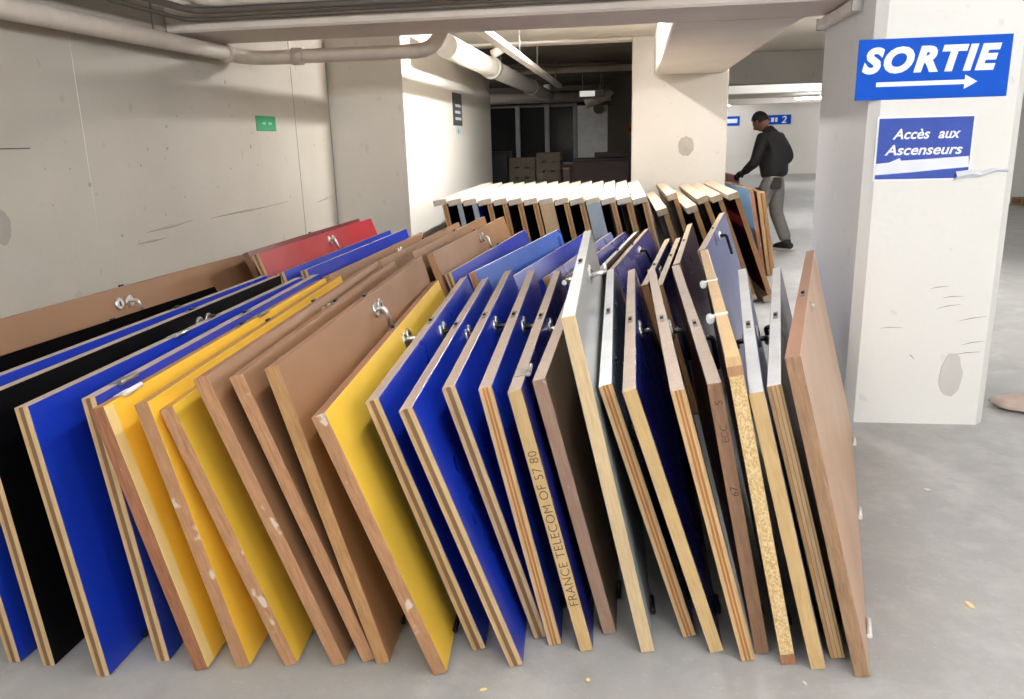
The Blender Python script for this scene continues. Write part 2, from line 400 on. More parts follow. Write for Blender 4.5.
tr = thing('cable_tray', 'pale cable tray hung beside the thick white pipe', 'cable tray', (-1.03, 5.5, 2.19))
bm = bmesh.new(); bm_box(bm, (-.035, 0, 0), (.035, 6.9, .008)); bm_box(bm, (-.035, 0, .008), (-.029, 6.9, .05)); bm_box(bm, (.029, 0, .008), (.035, 6.9, .05))
bmesh.ops.remove_doubles(bm, verts=bm.verts, dist=.0001)
obj('tray_channel', bm, M['pipewhite'], tr)
for y in (2.4, 3.9, 6.2):
    bm = bmesh.new(); bm_tube(bm, [(0, y, .008), (0, y, .31)], .006, 6); obj('hanger_rod', bm, M['steel'], tr)
for i, (y, z, r, m, lab) in enumerate([(16.6, 2.27, .11, 'pipe', 'lowest broad grey pipe crossing the dark room'), (12.4, 2.445, .05, 'pipe', 'grey upper pipe crossing the dark room close under its ceiling'), (11.75, 2.46, .03, 'conduit', 'thin dark pipe crossing just inside the dark room')]):
    pipe('pipe', [(-8.5, y, z), (.5, y, z)], r, M[m], lab, 'pipe', hang=[(-1.9, y, z+r*.8), (-.6, y, z+r*.8)])
pipe('pipe', [(-1.47, 9.0, 2.36), (-1.36, 9.05, 2.42), (-1.36, 9.05, 2.49)], .045, M['pipewhite'], 'short white branch pipe between the thick pipe and the tray', 'pipe')
pipe('pipe', [(-.75, 14.2, 2.02), (-.40, 14.2, 2.14), (-.33, 14.2, 2.24)], .08, M['pipe'], 'angled pipe end beside the middle column in the dark room', 'pipe', hang=[(-.45, 14.2, 2.17)])

# ------------------------------------------------------------------ lamps
def lamp(loc, length, ang, strength, label, tint=(1, .97, .92, 1), name='ceiling_light'):
    t = thing(name, label, 'ceiling light', loc, (0, 0, ang), 'fluorescent lamps under the ceiling')
    bm = bmesh.new(); bm_box(bm, (-.06, -length/2-.03, .035), (.06, length/2+.03, .08)); bevel(bm, .006)
    obj('housing', bm, M['whiteplastic'], t)
    bm = bmesh.new(); bm_tube(bm, [(0, -length/2, 0), (0, length/2, 0)], .016, 10)
    obj('tube', bm, emit('lamp_glow_%d' % len(bpy.data.materials), tint, strength), t)
    bm = bmesh.new()
    bm.free()
    for s in (-1, 1):
        bm = bmesh.new(); bm_box(bm, (-.02, s*length/2-.015, -.02), (.02, s*length/2+.015, .036)); obj('lamp_holder', bm, M['whiteplastic'], t)
    return t
WT = (1, .98, .955, 1); CT = (.985, .985, 1, 1)
AISLE, FRONT, CORR = 1250, 225, 230
lamp((-.25, 7.30, 2.445), .6, 0, AISLE, 'fluorescent lamp over the aisle of framed doors behind the front beam', WT)
lamp((1.3, -1.0, 2.41), 1.5, R(90), FRONT*1.3, 'added fill lamp above where the photographer stands', CT)  # unseen lamp added for frontal light on the leaf ends
lamp((-1.3, -.6, 2.41), 1.5, R(90), FRONT*.6, 'added fill lamp beside the bare concrete wall', CT)  # added out of view to fill the leaf ends and the pillar's side
lamp((-.2, 2.3, 2.41), 1.5, 0, FRONT*.5, 'added fill lamp above the front row of door leaves', CT)  # unseen lamp added to brighten the top edges of the leaves
lamp((3.2, -.2, 2.41), 1.5, R(90), FRONT*2.3, 'fluorescent lamp on the open side before the front pillar', CT)
lamp((.5, -3.6, 2.41), 1.5, R(90), FRONT, 'added fill lamp furthest behind the photographer', CT)  # one more lamp added out of view for frontal fill
lamp((4.4, 3.0, 2.41), 1.5, 0, FRONT*.7, 'fluorescent lamp over the open floor beside the front pillar', CT)
lamp((4.2, 7.2, 2.41), 1.5, 0, CORR, 'fluorescent lamp beyond the front pillar', CT)
lamp((2.6, 8.2, 2.41), 1.5, 0, CORR, 'fluorescent lamp over the worker', WT)
lamp((3.4, 14.6, 2.41), 1.5, R(90), CORR*1.4, 'fluorescent lamp in the corridor past the dark beam', CT)
lamp((5.3, 24.2, 2.36), 1.5, R(90), CORR*1.3, 'glowing fluorescent lamp seen down the corridor', CT)
lamp((2.6, 29.0, 2.41), 1.5, R(90), CORR, 'fluorescent lamp before the far blue signs', CT)
lamp((8.5, 29.0, 2.41), 1.5, R(90), CORR, 'fluorescent lamp in the far corner of the garage', CT)
lamp((9.5, 12.0, 2.41), 1.5, 0, CORR, 'fluorescent lamp far beyond the pillar', CT)
lamp((-4.2, 14.6, 2.41), 1.5, 0, 150, 'added unseen lamp inside the dark room', WT)  # hidden behind the white wall, added to brighten the dark room

world = bpy.data.worlds.new('world'); sc.world = world; world.use_nodes = True
world.node_tree.nodes['Background'].inputs[0].default_value = (.8, .85, .9, 1)
world.node_tree.nodes['Background'].inputs[1].default_value = .3

# ------------------------------------------------------------------ door leaves
T = .04
def slab(bm, L, W, t=T, x0=0, y0=0, z0=0, bev=.0016):
    bm_box(bm, (x0, y0, z0), (x0+t, y0+L, z0+W))
    if bev: bevel(bm, bev)
    bmesh.ops.recalc_face_normals(bm, faces=bm.faces)
    for f in bm.faces:
        n = f.normal; a = max(range(3), key=lambda i: abs(n[i]))
        f.material_index = (0 if n.x > 0 else 1) if a == 0 else (2 if a == 1 else (3 if n.z > 0 else 2))

def handle(root, y, z, style, neck, side=1, key=1, lever=(0, .12), t=T):
    """lever handle on one face: a backplate pair of roses, a neck and a bar"""
    x = t if side > 0 else 0; s = 1 if side > 0 else -1
    mm = M['blackmetal'] if style == 'black' else M['chrome']
    bm = bmesh.new(); r = .0095
    dy, dz = lever
    tip = (x+s*neck, y+dy, z-dz)
    mid = (x+s*neck, y, z)
    bm_tube(bm, fillet([(x, y, z), mid, tip], .018, 4), r, 10)
    if style == 'bent':
        pass
    h = obj('handle', bm, mm, root)
    def rose(yy, zz, nm, par):
        b = bmesh.new(); bm_tube(b, [(x, yy, zz), (x+s*.006, yy, zz), (x+s*.009, yy, zz)], [.030, .030, .025], 20)
        return obj(nm, b, M['chrome'], par)
    rose(y, z, 'rosette', h)
    if key:
        k = rose(y+.075*key, z, 'key_rosette', root)
        b = bmesh.new(); bm_box(b, (x+s*.0085 if s > 0 else x-.0115, y+.075*key-.004, z-.011), (x+.0115 if s > 0 else x-.0085, y+.075*key+.004, z+.011))
        obj('keyhole', b, M['blackmetal'], k)
    return h

def faceplate(root, y, W, mat='alu', t=T):
    bm = bmesh.new(); bm_box(bm, (t/2-.008, y-.055, W), (t/2+.008, y+.055, W+.0015)); 
    o = obj('lock_faceplate', bm, M[mat], root)
    bm = bmesh.new(); bm_box(bm, (t/2-.006, y-.015, W+.002), (t/2+.006, y+.015, W+.010)); bevel(bm, .002)
    obj('latch_bolt', bm, M['blackmetal'], o)

def hinge(root, y, z, mat, side=1, t=T, r=.008, h=.09):
    """knuckle hinge on a long edge"""
    x = t+r if side > 0 else -r
    bm = bmesh.new(); bm_tube(bm, [(x, y-h/2, z), (x, y+h/2, z)], r, 10)
    bm_box(bm, (min(x, t/2), y-h/2+.006, z-.0015), (max(x, t/2), y+h/2-.006, z+.0015))
    return obj('hinge', bm, mat, root)

FRONT_GROUP = 'loose door leaves leaning in the front row'
BACK_GROUP = 'loose door leaves leaning in the second row'
leaves = []
TABLE = []   # (x, y, lean, head, W, L) of every leaf standing so far and to come
def clearance(d, y, z):
    """free distance from a leaf's outer face at (y, z) to the next leaf"""
    def fr_(q):
        m = Matrix.Translation((q[0], q[1], 0)) @ (Matrix.Rotation(R(q[3]), 4, 'Z') @ Matrix.Rotation(-R(q[2]), 4, 'Y')); return m
    m = fr_(d); best = 1.0
    for q in TABLE:
        if q is d or q == d: continue
        mi = fr_(q).inverted() @ m
        for yy in (y-.05, y, y+.05, y+.1):
            for zz in (z-.125, z-.06, z, z+.02):
                p = mi @ Vector((T, yy, zz)); dr = mi.to_3x3() @ Vector((1, 0, 0))
                if p.x < 0 and dr.x > .1:
                    k = -p.x/dr.x; h = p + dr*k
                    if 0 < h.y < q[5] and 0 < h.z < q[4]: best = min(best, k)
    return best
def leaf(x, y, lean, head, W, L, face, end, top, label, group, back=None, hy=None, hz=.06, hstyle='chrome', neck=.045, key=1, lever=(0, .12), plate=True, hinges=True, hingemat='blackmetal', stripe=None, force=None):
    r = thing('door_leaf', label, 'door', (x, y, 0), (0, -R(lean), R(head)), group)
    bm = bmesh.new(); slab(bm, L, W)
    obj('panel', bm, [M[face], M[back or face], M[end], M[top]], r)
    if plate: faceplate(r, hy or L/2, W)
    if hy and hstyle:
        g = clearance((x, y, lean, head, W, L), hy, W-hz)
        handle(r, hy, W-hz, hstyle, force or max(.012, min(neck, g-.016)), 1, key, lever)
    if hinges:
        for yy in (.22, L/2, L-.22):
            if clearance((x, y, lean, head, W, L), yy, .14) > .03: hinge(r, yy, .014, M[hingemat])
    if stripe:
        bm = bmesh.new(); bm_box(bm, (T, .001, .004), (T+.0012, .042, W-.004)); obj('edge_stripe', bm, M[stripe], r)
    leaves.append(r); return r

A = [
 # x, y, lean, head, W, L, face, end, top, options, label
 (-1.965, 1.904, 27.4, -3.3, .825, 2.04, 'blackmatt', 'e_ply', 't_greige', dict(hy=1.25, hstyle=None), 'black door leaf next to the brown one on the wall, its end not in view'),
 (-1.815, 1.831, 5.6, -.4, .825, 2.04, 'blue', 'e_ply', 't_greige', dict(hy=1.22), 'blue door leaf standing between the two black ones'),
 (-1.700, 1.827, 5.2, 1.0, .825, 2.04, 'black', 'e_ply', 't_greige', dict(hy=1.18), 'black door leaf between two blue ones, pale ply end reaching the floor'),
 (-1.505, 1.798, 6.7, 2.2, .822, 2.04, 'blue', 'e_ply', 't_greige', dict(hy=1.1), 'blue door leaf with broad bright face after the second black one'),
 (-1.369, 1.881, 6.6, 4.4, .824, 2.04, 'blue', 'e_ply', 't_greige', dict(hy=1.1, hstyle=None), 'blue door leaf half hidden behind the cream-striped yellow one'),
 (-1.232, 1.853, 13.0, 4.4, .821, 2.04, 'yellow', 'e_red', 't_yellow', dict(hy=1.0, hstyle=None, stripe='cream'), 'yellow door leaf with a cream stripe along its dark reddish end'),
 (-1.114, 1.876, 13.0, 5.5, .830, 2.04, 'yellow', 'e_brown', 't_yellow', dict(hy=1.0, hstyle=None), 'middle one of the three yellow door leaves, white splashes on its brown end'),
 (-.978, 1.899, 18.4, 5.5, .833, 2.04, 'yellow', 'e_brown', 't_yellow', dict(hy=1.0, hstyle=None), 'yellow door leaf touching the brown ones, white chip low on its end'),
 (-.837, 1.914, 19.2, 4.7, .924, 2.04, 'brown', 'e_brown', 't_brown', dict(hy=1.02, neck=.05), 'brown door leaf directly after the three yellow ones'),
 (-.757, 1.942, 18.8, 4.9, .921, 2.04, 'brown', 'e_brown', 't_brown', dict(hy=1.0, hstyle=None), 'brown door leaf tucked between two others, its foot behind its neighbour'),
 (-.712, 1.935, 15.0, 3.7, .928, 2.05, 'brown', 'e_oak', 't_brown', dict(hy=.98, neck=.06, lever=(0, .08), force=.04), 'brown door leaf with a long chrome lever before the single yellow one'),
 (-.535, 1.905, 20.0, 4.9, .827, 2.04, 'yellow', 'e_brown', 't_brown', dict(hy=1.0, neck=.04), 'single yellow door leaf between the brown ones and the blue ones'),
 (-.445, 2.027, 19.0, 4.3, .823, 2.03, 'blue', 'e_ply', 't_greige', dict(hy=1.0, hstyle='black'), 'first blue door leaf after the single yellow one'),
 (-.325, 1.963, 19.5, 4.1, .825, 2.05, 'blue', 'e_ply', 't_greige', dict(hy=1.0, hstyle='black'), 'second blue door leaf after the single yellow one, dark band in its ply end'),
 (-.270, 2.105, 17.2, 3.7, .832, 2.05, 'blue', 'e_ply', 't_greige', dict(hy=.95, hstyle='black'), 'third blue door leaf after the single yellow one'),
 (-.225, 2.077, 12.8, 3.1, .824, 2.04, 'blue', 'e_ply2', 't_greige', dict(hy=.95, hstyle='black'), 'fourth blue door leaf after the single yellow one, orange lines in its end'),
 (-.130, 2.058, 13.6, 1.7, .824, 2.04, 'navy', 'e_pale', 't_greige', dict(hy=.95, hstyle='chrome'), 'blue door leaf with handwriting down its plain pale end'),
 (-.064, 2.149, 14.2, -.2, .829, 2.04, 'mould', 'e_pink', 't_greige', dict(hy=1.0, hstyle=None), 'taupe door leaf with pinkish brown end beside the tall pale grey one'),
 (.048, 2.071, 12.6, 1.4, 1.030, 2.04, 'grey', 'e_beech', 't_white', dict(hy=.98, neck=.06, lever=(.10, -.01)), 'tall pale grey door leaf standing above the rest of the front row'),
 (.174, 2.157, 17.9, .9, .828, 2.05, 'slate', 'e_ply2', 't_white', dict(hy=1.0, hstyle=None), 'dark slate door leaf with a white top edge beside the tall pale grey one'),
 (.247, 2.090, 18.2, -.3, .836, 2.06, 'navy', 'e_pale', 't_greige', dict(hy=.88, hstyle='black'), 'navy door leaf with plain pale end, after the slate one'),
 (.332, 2.060, 15.2, .5, .837, 2.04, 'wine', 'e_ply2', 't_greige', dict(hy=.88, hstyle='black'), 'wine-dark door leaf with orange-striped pale end and black lever'),
 (.376, 2.099, 11.4, -.2, .834, 2.05, 'wine', 'e_dark', 't_greige', dict(hy=.72, hstyle='black'), 'wine-dark door leaf with pencilled numbers on its brown end'),
 (.442, 2.057, 12.0, -2.9, .921, 2.05, 'wine', 'e_chip', 't_timber', dict(hy=1.0, hstyle=None, plate=False), 'door leaf with speckled chipboard end, timber top and white hinges'),
 (.520, 2.043, 14.4, -6.4, .830, 2.05, 'lilac', 'e_pale', 't_white', dict(hy=.80, hstyle='black', lever=(.09, .04)), 'lilac door leaf with blue-white top edge and plain beige end'),
 (.585, 2.100, 15.1, -9.8, .831, 2.05, 'slate', 'e_ply3', 't_white', dict(hy=.9, hstyle=None), 'white-edged door leaf with layered end tucked behind the tan one'),
 (.632, 2.023, 14.7, -12.9, .930, 2.04, 'tan', 'e_tan', 't_brown', dict(hy=.9, hstyle=None, hingemat='whiteplastic', key=0), 'tan-faced door leaf closing the front row beside the white pillar'),
]
TABLE += [tuple(a[:6]) for a in A]
fr = []
for a in A:
    fr.append(leaf(*a[:9], a[10], FRONT_GROUP, **a[9]))

# the one lying flat against the wall
w0 = leaf(-2.42, 2.72, 9.5, -4.0, .825, 2.04, 'brown', 'e_dark', 't_brown', 'long brown door leaf with chrome lever leaning flat against the concrete wall', FRONT_GROUP, hy=.86, hz=.075, neck=.05, key=-1, lever=(.01, .11), force=.05)

# small fittings seen on single leaves of the front row
def top_hinge(r, y, W, mat):
    bm = bmesh.new(); bm_tube(bm, [(T+.008, y-.045, W+.004), (T+.008, y+.045, W+.004)], .008, 10)
    bm_box(bm, (.006, y-.035, W+.0005), (T+.006, y+.035, W+.003)); bevel(bm, .0008); obj('hinge', bm, M[mat], r)
def side_pin(r, y, W, mat):
    bm = bmesh.new(); bm_box(bm, (-.002, y-.012, W), (T+.002, y+.012, W+.003)); bm_tube(bm, [(-.016, y-.02, W-.008), (-.016, y+.02, W-.008)], .013, 12)
    bm_box(bm, (-.012, y-.010, W-.006), (0, y+.010, W+.002)); obj('hinge', bm, M[mat], r)
top_hinge(fr[4], .16, .824, 'steel'); top_hinge(fr[5], .14, .821, 'whiteplastic'); top_hinge(fr[16], .17, .824, 'chrome')
top_hinge(fr[5], 1.15, .821, 'steel'); top_hinge(fr[3], .8, .822, 'chrome')
side_pin(fr[23], .52, .921, 'whiteplastic'); side_pin(fr[23], 1.15, .921, 'whiteplastic')
for y in (.35, .75, 1.2):
    bm = bmesh.new(); bm_tube(bm, [(T, y, .80), (T+.006, y, .80)], .008, 10); obj('screw', bm, M['blackmetal'], fr[19])
# the key plate on the tan leaf
bm = bmesh.new(); bm_box(bm, (T, .86, .865), (T+.003, .875, .905)); bevel(bm, .001); obj('escutcheon', bm, M['chrome'], fr[26])
bm = bmesh.new(); bm_tube(bm, [(T+.003, .868, .885), (T+.012, .868, .885)], .009, 10); obj('key_rosette', bm, M['chrome'], fr[26])
# levers also on the hidden face of some leaves
handle(fr[18], .98, .97, 'chrome', .05, -1, 0, (-.10, -.01))
handle(fr[24], .82, .77, 'black', .035, -1, 0, (.05, .03))
handle(fr[25], .98, .775, 'black', .03, -1, 0, (.02, .03))
# handwriting on two ends, running up the edge of the leaf
text_mesh('handwriting', 'FRANCE TELECOM OF 57 80', .0375, M['ink'], fr[16], (.034, -.0002, .15), (R(90), -R(90), 0), .0, -.0004, .0003, sx=1.0, spacing=1.06)
text_mesh('handwriting', '67', .030, M['ink2'], fr[22], (.032, -.0002, .50), (R(90), -R(90), 0), .1, -.0004, .0003)
text_mesh('handwriting', 'ECC', .028, M['ink2'], fr[22], (.032, -.0002, .66), (R(90), -R(90), 0), .1, -.0004, .0003)
text_mesh('handwriting', 'S', .030, M['ink2'], fr[22], (.032, -.0002, .77), (R(90), -R(90), 0), .1, -.0004, .0003)
# timber lipping blocks at the corners of the chipboard end
boxobj('lipping', (.0, -.0012, .895), (T, .0, .921), M['t_timber'], fr[23]); boxobj('lipping', (.0, -.0012, .868), (T, .0, .895), M['e_brown'], fr[23])
boxobj('lipping', (.0, -.0012, .0), (T, .0, .032), M['e_red'], fr[23])

# ---- second row: given by the upper far corner of each leaf
def foot(xf, yf, z, W, head, L):
    th = math.acos(min(1, z/W)); h = R(head)
    hd = Vector((-math.sin(h), math.cos(h))); rt = Vector((math.cos(h), math.sin(h)))
    return Vector((xf, yf)) - hd*L + rt*(W*math.sin(th)), th
def leaf_b(xf, yf, z, W, head, L, *rest, **kw):
    p, th = foot(xf, yf, z, W, head, L)
    return leaf(p.x, p.y, math.degrees(th), head, W, L, *rest, BACK_GROUP, **kw)
B = [
 (-2.28, 6.52, .85, .915, 0, 2.04, 'darkred', 'e_dark', 't_brown', 'dark red door leaf leaning closest to the concrete wall', dict(hinges=True)),
 (-2.09, 6.26, .875, .93, 0, 2.04, 'red', 'e_ply', 't_pale', 'bright red door leaf with curved chrome lever in front of the dark red one', dict(hy=1.05, neck=.04)),
 (-1.91, 6.17, .79, .825, 0, 2.04, 'blue', 'e_ply', 't_pale', 'blue door leaf beside the bright red one', dict()),
 (-1.78, 6.18, .80, .825, 0, 2.04, 'blue', 'e_ply', 't_white', 'blue door leaf with white top edge, before the brown ones behind', dict(hy=1.2, hstyle=None)),
 (-1.65, 6.16, .77, .825, 0, 2.04, 'brown', 'e_brown', 't_brown', 'low brown door leaf against the white-edged blue one', dict(hy=1.3)),
 (-1.36, 6.20, .84, .925, 0, 2.04, 'brown', 'e_brown', 't_brown', 'brown door leaf with a notched far corner', dict(hy=1.0, hstyle=None)),
 (-1.16, 6.24, .88, .93, -1, 2.04, 'brown', 'e_dark', 't_pale', 'brown door leaf just behind the one with the long bright lever', dict(hy=1.1, hstyle=None)),
 (-1.005, 6.22, .88, .93, -2, 2.04, 'brown', 'e_brown', 't_brown', 'brown door leaf with a long bright lever, broad face up front of the second row', dict(hy=1.1, neck=.05, lever=(0, .14))),
 (-.83, 6.17, .78, .825, -4, 2.04, 'blue', 'e_ply', 't_pale', 'blue door leaf beside the brown one with the long bright lever', dict(hy=1.2, hstyle=None)),
 (-.565, 6.19, .78, .825, -8, 2.04, 'litblue', 'e_brown', 't_white', 'blue door leaf with lamp light painted into its broad face in the second row', dict(hy=1.1, hstyle=None)),
 (-.375, 6.24, .735, .82, -8, 2.04, 'blue', 'e_brown', 't_greige', 'blue door leaf after the broad lamp-bright blue one', dict(hy=1.1, hstyle=None)),
 (-.172, 6.24, .742, .82, -8, 2.04, 'lilac', 'e_brown', 't_greige', 'lilac door leaf behind the tall pale grey one', dict(hy=.9, hstyle='black')),
 (-.06, 6.31, .738, .815, -8, 2.04, 'violet', 'e_brown', 't_greige', 'violet door leaf just past the tall pale grey one', dict(hy=1.0, hstyle=None)),
 (.036, 6.30, .743, .80, -6.8, 2.04, 'darkbrown', 'e_oak', 't_white', 'dark brown door leaf with white edge between the two violet ones', dict(hy=1.0, hstyle=None)),
 (.118, 6.31, .765, .825, -6.6, 2.04, 'violet', 'e_oak', 't_pale', 'violet door leaf with black bent lever', dict(hy=1.1, hstyle='black', lever=(.05, .10))),
 (.275, 6.25, .695, .73, -6, 2.0, 'navy', 'e_oak', 't_pale', 'narrow navy door leaf between two front-row ends', dict(hy=.7, hstyle='chrome')),
 (.355, 6.25, .70, .73, -6, 2.04, 'navy', 'e_oak', 't_pale', 'narrow navy door leaf with pale doubled edge before the plum one', dict(hy=1.1, hstyle=None)),
 (.45, 6.40, .79, .83, -6, 2.04, 'plum', 'e_oak', 't_pale', 'plum door leaf leaning before the big lilac one', dict(hy=1.0, hstyle=None)),
 (.68, 6.29, .885, .93, -9, 2.1, 'lilac', 'e_dark', 't_pale', 'big lilac door leaf with dark bent lever above the chipboard one', dict(hy=1.0, hstyle='black', lever=(.03, .13))),
]
for b in B:
    p, th = foot(*b[:6]); TABLE.append((p.x, p.y, math.degrees(th), b[4], b[3], b[5]))
br = []
for b in B: br.append(leaf_b(*b[:10], **b[10]))
# dark foot of the notch on one brown leaf
bm = bmesh.new(); bm_box(bm, (-.001, 1.52, .91), (T+.001, 1.55, .926)); obj('notch', bm, M['blackmetal'], br[5])

# ---- third row: doors still in their timber frames, lying on their sides
UNIT = 'doors in timber frames in the third row'
def unit(xt, yt, zt, W, head, L, JW, JT, face, jm, sm, em, label, near_head=False, hm=None, lean=None, group=UNIT, pt=.042):
    th = math.acos(min(1, zt/W)) if lean is None else R(lean); h = R(head)
    rt = Vector((math.cos(h), math.sin(h))); p = Vector((xt, yt)) + rt*(W*math.sin(th))
    r = thing('door_unit', label, 'framed door', (p.x, p.y, 0), (0, -th, h), group)
    boxobj('jamb_post', (0, 0, W-JT), (JW, L, W), M[jm], r, .003)
    boxobj('jamb_post', (0, 0, 0), (JW, L, JT), M[sm], r, .003)
    y0 = 0 if near_head else L-.04
    boxobj('head_jamb', (0, y0, JT), (JW, y0+.04, W-JT), M[hm or sm], r, .003)
    bm = bmesh.new(); slab(bm, L-.05, W-2*JT-.006, pt, 0, .046 if near_head else .003, JT+.003)
    obj('door_panel', bm, [M[face], M[face], M[em], M[sm]], r).location.x = JW-pt-.002
    for yy in (.3, 1.1, L-.3):
        bm = bmesh.new(); bm_tube(bm, [(JW-.003, yy-.04, W-JT-.004), (JW-.003, yy+.04, W-JT-.004)], .005, 8); obj('hinge', bm, M['blackmetal'], r)
    return r
n = 14
ords = ['first', 'second', 'third', 'fourth', 'fifth', 'sixth', 'seventh', 'eighth', 'ninth', 'tenth', 'eleventh', 'twelfth', 'thirteenth', 'fourteenth']
for i in range(n):
    x = -1.575 + i*(1.60/13); face = ['black', 'black', 'blue', 'black', 'wine', 'black', 'black', 'black', 'wine', 'black', 'black', 'black', 'black', 'black'][i]
    lab = '%s white-topped framed door counted from the white wall' % ords[i]
    em = 'e_ply2' if i not in (1, 2) else 'bluegrey'
    if i == 2: lab = 'white-topped framed door with a blue leaf, third from the white wall'
    if i == 7: lab = 'white-topped framed door closed by a broad pale board, among the black ones'
    if i == 10: lab = 'white-topped framed door closed by a pale blue-grey board'
    unit(x, 6.42, 1.0, 1.02, 1, 2.45, .112, .046, face, 'litwood', 'litwood' if i == 7 else 'jamb', em, lab, near_head=i in (7, 10), hm={7: 'e_beech', 10: 'bluegrey'}.get(i), lean=10.5+i*.3)
K = [
 (.235, 6.75, .87, .92, 2.15, 'litblue', 'low raw-timber framed door with a light blue leaf, next after the white-topped ones'),
 (.345, 7.37, .95, 1.0, 1.8, 'black', 'high raw-timber framed door behind the low one with the light blue leaf'),
 (.49, 6.95, .87, .93, 2.1, 'black', 'low raw-timber framed door, second of the two low ones'),
 (.592, 7.17, .93, 1.0, 1.95, 'wine', 'raw-timber framed door standing above the second low one'),
 (.72, 7.25, .935, 1.0, 1.9, 'black', 'raw-timber framed door second before the worker'),
 (.86, 7.24, .955, 1.02, 1.9, 'darkred', 'raw-timber framed door with dark red leaf, last before the light blue leaf'),
]
for i, (x, y, z, W, L, face, lab) in enumerate(K):
    unit(x-.015, y, z, W, 1.2, L, .09, .055, face, 'jamb', 'jamb', 'e_oak', lab, group='raw timber framed doors in the third row')
# leaves at the open end of the third row, by the worker
END_GROUP = 'loose door leaves at the end of the third row'
leaf(1.395, 8.62, 11, 4, .925, 1.85, 'litblue2', 'e_red', 't_brown', 'light blue door leaf whose face shows before the worker', END_GROUP, hinges=False)
leaf(1.452, 8.66, 10, 3, .90, 1.8, 'darkbrown', 'e_oak', 't_brown', 'thin brown door leaf leaning on the light blue one', END_GROUP, hinges=False)
leaf(1.506, 8.72, 10, 2.5, .88, 1.75, 'tan', 'e_oak', 't_pale', 'outermost pale-edged door leaf of the third row, by the worker', END_GROUP, hinges=False)
leaf(1.47, 10.93, 6, 3, .94, 2.0, 'red', 'e_dark', 't_brown', 'red door leaf under the hands of the worker', END_GROUP, hinges=False)

# ------------------------------------------------------------------ signs
fy = 4.13
s = thing('direction_sign', 'blue sign reading SORTIE with a white arrow on the pillar', 'sign', (1.045, fy, 1.60))
bm = bmesh.new(); bm_box(bm, (0, -.006, 0), (.662, 0, .268)); bevel(bm, .0015); obj('board', bm, M['signblue'], s)
tx = text_mesh('lettering', 'SORTIE', .146, M['signwhite'], s, (.018, -.0065, .124), (R(90), 0, 0), .22, .0078, .0006, sx=1.0, spacing=1.16)
bb = [Vector(c) for c in tx.bound_box]; wd = max(c.x for c in bb)-min(c.x for c in bb); mn = min(c.x for c in bb)
tx.scale = (.595/wd, 1, 1); tx.location.x = .022 - mn*.595/wd
def arrow(bm, x0, x1, z, h, head, hw, y0=-.0075, y1=-.006, flip=False):
    pts = [(x0, z-h/2), (x1-head, z-h/2), (x1-head, z-hw/2), (x1, z), (x1-head, z+hw/2), (x1-head, z+h/2), (x0, z+h/2)]
    if flip: pts = [(x0+x1-px, pz) for px, pz in pts]
    f = [bm.verts.new((px, y0, pz)) for px, pz in pts]; b = [bm.verts.new((px, y1, pz)) for px, pz in pts]
    bm.faces.new(f); bm.faces.new(list(reversed(b)))
    for i in range(len(pts)): bm.faces.new((f[i], b[i], b[(i+1) % len(pts)], f[(i+1) % len(pts)]))
bm = bmesh.new(); arrow(bm, .09, .53, .068, .02, .055, .062); obj('arrow', bm, M['signwhite'], s)
s = thing('direction_sign', 'torn blue paper sign about the lifts below the SORTIE sign', 'sign', (1.165, fy, 1.235))
bm = bmesh.new(); bm_box(bm, (-.008, -.002, -.008), (.424, 0, .288)); obj('paper_border', bm, M['signwhite'], s)
bm = bmesh.new(); bm_box(bm, (0, -.004, 0), (.416, -.002, .28)); obj('board', bm, M['signviolet'], s)
def fit(o, x0, w):
    bb = [c[0] for c in o.bound_box]; k = w/(max(bb)-min(bb)); o.scale = (k, 1, 1); o.location.x = x0-min(bb)*k
t1 = text_mesh('lettering', 'Accès', .066, M['signwhite'], s, (.07, -.0045, .185), (R(90), 0, 0), .25, .0013, .0005); fit(t1, .065, .165)
t1 = text_mesh('lettering', 'aux', .066, M['signwhite'], s, (.07, -.0045, .185), (R(90), 0, 0), .25, .0013, .0005); fit(t1, .268, .097)
t1 = text_mesh('lettering', 'Ascenseurs', .066, M['signwhite'], s, (.04, -.0045, .112), (R(90), 0, 0), .25, .0013, .0005); fit(t1, .035, .345)
# bare strip where the arrow paper has torn
bm = bmesh.new()
pts = [(0, .02), (0, .072), (.06, .078), (.105, .098), (.112, .085), (.26, .092), (.41, .10), (.416, .05), (.30, .042), (.16, .03)]
f = [bm.verts.new((x, -.0052, z)) for x, z in pts]; b = [bm.verts.new((x, -.004, z)) for x, z in pts]
bm.faces.new(f); bm.faces.new(list(reversed(b)))
for i in range(len(pts)): bm.faces.new((f[i], b[i], b[(i+1) % len(pts)], f[(i+1) % len(pts)]))
obj('torn_strip', bm, M['paper'], s)
bm = bmesh.new()   # curled flap at the lower corner
prof = [(.36, .0), (.42, .012), (.47, .008), (.53, .03), (.585, .028)]
rows = []
for j, (dz, dy) in enumerate(((-.012, -.004), (.008, -.03), (.022, -.018), (.03, -.006))):
    rows.append([bm.verts.new((x, dy-.004*math.sin(i*1.7), z+dz*(1-.18*i))) for i, (x, z) in enumerate(prof)])
for a_, b_ in zip(rows, rows[1:]):
    for i in range(len(prof)-1): bm.faces.new((a_[i], a_[i+1], b_[i+1], b_[i]))
fo = obj('torn_flap', bm, M['paper'], s); md = fo.modifiers.new('thick', 'SOLIDIFY'); md.thickness = .0015
